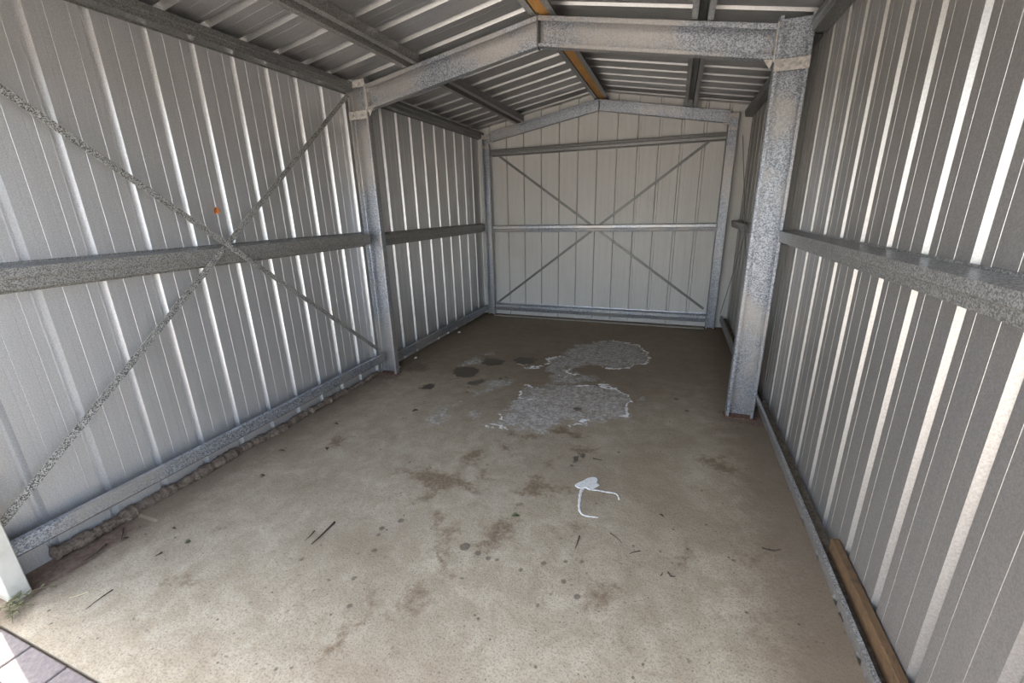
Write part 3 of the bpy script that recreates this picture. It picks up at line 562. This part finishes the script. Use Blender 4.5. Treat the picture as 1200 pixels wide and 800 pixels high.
strap('thin strap brace falling on the right wall towards the back corner, behind the column', (3.160, 3.05, 2.35), (3.160, 5.48, 0.20), (-1, 0, 0), 0.03, 0.002, M['galv_dark'], 0.002)

# ---------------------------------------------------------------- foam bead along the foot of the left wall
def foam(label, y0, y1, r0, r1, seed):
    rnd = random.Random(seed); pts = []; rad = []; y = y0; ph = 0; n = 0
    while y < y1:
        u = (y - y0) / (y1 - y0); base = r0 + (r1 - r0) * u
        ph += 0.55 + rnd.random() * 0.25
        lump = 0.80 + 0.16 * abs(math.sin(ph)) + rnd.uniform(-.07, .07) + 0.10 * math.sin(y * 61 + seed) + 0.22 * math.sin(y * 9 + seed) * math.sin(y * 23)
        pts.append((XL + 0.026 + 0.010 * math.sin(y * 11 + seed) + rnd.uniform(-.002, .002), y, 0.020 + 0.006 * math.sin(y * 7)))
        rad.append(max(base * lump, 0.012)); y += 0.009
    rad[0] *= 0.4; rad[-1] *= 0.4
    o = tube('foam_bead', pts, rad, M['foam'], None, 12, 0.9); tag(o, label, 'foam'); return o
foam('long lumpy brown foam bead along the foot of the left wall', 0.27, 1.86, 0.040, 0.033, 3)
foam('shorter brown foam bead running up to the left middle column', 1.88, 2.80, 0.031, 0.024, 5)

# ---------------------------------------------------------------- white paint spill
def flat_shape(name, pts, h, m, parent=None, z=0.001, inset=0.004):
    c_ = Vector((sum(p[0] for p in pts) / len(pts), sum(p[1] for p in pts) / len(pts), 0)); n = len(pts); V = []
    for p in pts: V.append((p[0], p[1], z - 0.001))
    for p in pts:
        d = (c_ - Vector((p[0], p[1], 0))); d = d.normalized() * min(inset, d.length * 0.4); V.append((p[0] + d.x, p[1] + d.y, z + h))
    F = [tuple(range(n, 2 * n)), tuple(range(n - 1, -1, -1))] + [(i, (i + 1) % n, n + (i + 1) % n, n + i) for i in range(n)]
    return mesh(name, V, F, m, parent)
ps = empty('paint_spill', (*BLOB[0], 0), 'white dried paint splash with two thin trails on the concrete', 'paint spill')
flat_shape('splash', subdiv(BLOB, True), 0.0025, M['paint'], ps, 0.0022)
def trail(pts, w0, w1):
    pts = subdiv(pts, False, 2); P = [(p[0], p[1], 0.0025) for p in pts]; n = len(P)
    tube('trail', P, [(w0 + (w1 - w0) * i / n) * (1 + 0.22 * math.sin(i * 1.9)) for i in range(n)], M['paint'], ps, 8, 0.25)
trail(TRAIL1, 0.0095, 0.004); trail(TRAIL2, 0.0075, 0.0045)

# ---------------------------------------------------------------- twigs, leaves, scraps on the floor
TW = [('longest dark twig, lying alone on the pale concrete left of centre', 'twig', .0055), ('thin short twig beside the longest twig', 'twig', .003), ('short dark twig pointing away below the white paint splash', 'twig', .0035),
      ('small dark twig lying crosswise on the concrete right of centre', 'twig', .003), ('hooked dark twig on the concrete right of centre', 'twig', .004), ('long thin stalk in the left foreground near the weed', 'twig', .0025),
      ('pale straw lying near the weed by the left door jamb', 'straw', .003), ('short stalk on the left foreground concrete, towards the foam bead', 'twig', .003), ('small twig just above the white paint splash', 'twig', .0035),
      ('tiny twig next to the hooked twig', 'twig', .0025), ('bent thin twig right below the paint trail', 'twig', .0025), ('twig on the right foreground concrete, left end of the pair', 'twig', .004),
      ('curved twig on the right foreground concrete near the bottom rail', 'twig', .004), ('dark twig against the right bottom rail', 'twig', .006), ('twig on the dirty strip edge by the left wall', 'twig', .004), ('brown stalk along the edge of the dirt strip by the left jamb', 'twig', .006)]
for (lab, mt, r), pts in zip(TW, TWIG):
    P = subdiv(pts, False, 1) if len(pts) > 2 else [pts[0], ((pts[0][0] + pts[1][0]) / 2 + 0.003, (pts[0][1] + pts[1][1]) / 2), pts[1]]
    n = len(P)
    tag(tube('twig', [(p[0], p[1], 0.0015 + r * 0.9) for p in P], [r * (1.0 - 0.6 * i / (n - 1)) for i in range(n)], M[mt], None, 6), lab, 'twig')
def leaf(name, loc, L_, W_, rot, m, label, nrm=(0, 0, 1)):
    n = 9; V = []; F = []
    for i in range(n):
        u = i / (n - 1); w = W_ * (math.sin(math.pi * min(u * 1.05, 1)) ** 0.7) * 0.5 + 0.0004
        z_ = 0.004 + 0.006 * math.sin(u * math.pi)
        V += [(L_ * (u - .5), -w, z_ + w * .45), (L_ * (u - .5), 0, z_), (L_ * (u - .5), w, z_ + w * .35)]
    V += [(a, b, c_ - 0.0009) for a, b, c_ in V]; k = n * 3
    for i in range(n - 1):
        for j in (0, 1):
            a = i * 3 + j; F.append((a, a + 3, a + 4, a + 1)); F.append((k + a, k + a + 1, k + a + 4, k + a + 3))
        F.append((i * 3, k + i * 3, k + i * 3 + 3, i * 3 + 3)); F.append((i * 3 + 2, i * 3 + 5, k + i * 3 + 5, k + i * 3 + 2))
    o = mesh(name, V, F, m); o.location = loc
    o.rotation_mode = 'QUATERNION'; o.rotation_quaternion = Vector(nrm).to_track_quat('Z', 'Y') @ Matrix.Rotation(rot, 3, 'Z').to_quaternion()
    return tag(o, label, 'leaf')
LF = [(.060, .040, .4, 'leaf_green', 'dull green crumpled leaf in the middle of the floor'), (.075, .045, .9, 'leaf_brown', 'dark brown leaf between the left column and the white crust'),
      (.055, .035, 2.2, 'leaf_brown', 'brown leaf on the concrete in front of the left column'), (.045, .022, .5, 'leaf_brown', 'nearly black small leaf on pale concrete nearest the foam bead'),
      (.060, .030, .2, 'leaf_brown', 'curled brown leaf nearest the foot of the left column'), (.080, .022, .3, 'leaf_brown', 'narrow brown leaf near the end of the long foam bead'),
      (.050, .028, 1.1, 'leaf_brown', 'brown leaf beside the dirt strip in the left foreground'), (.035, .020, .2, 'leaf_brown', 'small dark leaf in the left foreground near the foam bead'),
      (.038, .030, .8, 'leaf_green', 'olive leaf on the left foreground concrete'), (.045, .020, 2.6, 'leaf_brown', 'small brown leaf below the end of the paint trail')]
for (L_, W_, ro, mt, lab), (x_, y_) in zip(LF, LEAF): leaf('leaf', (x_, y_, 0.0005), L_ * 0.72, W_ * 0.62, ro, M[mt], lab)
leaf('leaf', (XL + 0.0005, 1.478, 1.60), 0.045, 0.038, 1.3, M['leaf_orange'], 'orange leaf stuck to the left wall above the strap crossing', (1, 0, 0))
for (y_, z_, s_, lab) in [(3.33, 0.066, .022, 'white plastic scrap on the left rail just behind the column'), (3.02, 0.062, .016, 'tiny white scrap at the left rail beside the column'), (4.40, 0.060, .030, 'pale plastic scrap at the left rail near the back corner')]:
    P_ = [(s_ * math.cos(a) * (0.7 + 0.5 * random.random()), s_ * 0.6 * math.sin(a)) for a in [i * math.pi / 4 for i in range(8)]]
    o = flat_shape('plastic_scrap', [(XL + 0.115 + b, y_ + a) for a, b in P_], 0.012, M['scrap'], None, 0.002); tag(o, lab, 'scrap')

# ---------------------------------------------------------------- weed at the door corner
wd = empty('weed', (0.03, 0.05, 0), 'straggly dull green weed at the foot of the left door jamb', 'weed')
rnd = random.Random(11)
for i in range(9):
    a = rnd.uniform(-0.9, 1.0); L_ = rnd.uniform(.07, .16); P = []
    for k in range(7):
        u = k / 6; P.append((-0.03 + L_ * u * math.cos(a), 0.045 + L_ * u * math.sin(a) + 0.012 * math.sin(u * 5 + i), 0.006 + 0.030 * math.sin(u * math.pi) * rnd.uniform(.7, 1.1)))
    st = tube('stem', P, [0.0019 * (1 - .5 * k / 6) for k in range(7)], M['weed'], wd, 5)
    for q in (2, 4, 5):
        for s_ in (-1, 1):
            c_ = Vector(P[q]); dr = Vector((math.cos(a + s_ * 0.9), math.sin(a + s_ * 0.9), 0.25)) * 0.022; sd = Vector((-dr.y, dr.x, 0)).normalized() * 0.006
            prism('leaf', [c_, c_ + dr * .5 + sd, c_ + dr, c_ + dr * .5 - sd], (0, 0, 0.0008), M['weed'], st)
# tuft of lawn outside the jamb
gt = empty('grass_tuft', (-0.16, -0.02, -0.07), 'green grass tuft outside the left door jamb', 'grass')
for i in range(60):
    x_ = -0.34 + rnd.random() * 0.28; y_ = -0.02 - rnd.random() * 0.10; h = rnd.uniform(.05, .11); a = rnd.uniform(0, 6.28); d = Vector((math.cos(a), math.sin(a), 0))
    s_ = Vector((-d.y, d.x, 0)) * 0.003; b = Vector((x_, y_, -0.03))
    prism('blade', [b - s_, b + s_, b + d * h * .35 + s_ * .7 + Vector((0, 0, h * .8)), b + d * h * .7 + Vector((0, 0, h)), b + d * h * .35 - s_ * .7 + Vector((0, 0, h * .8))], d * 0.0008, M['grass'], gt)
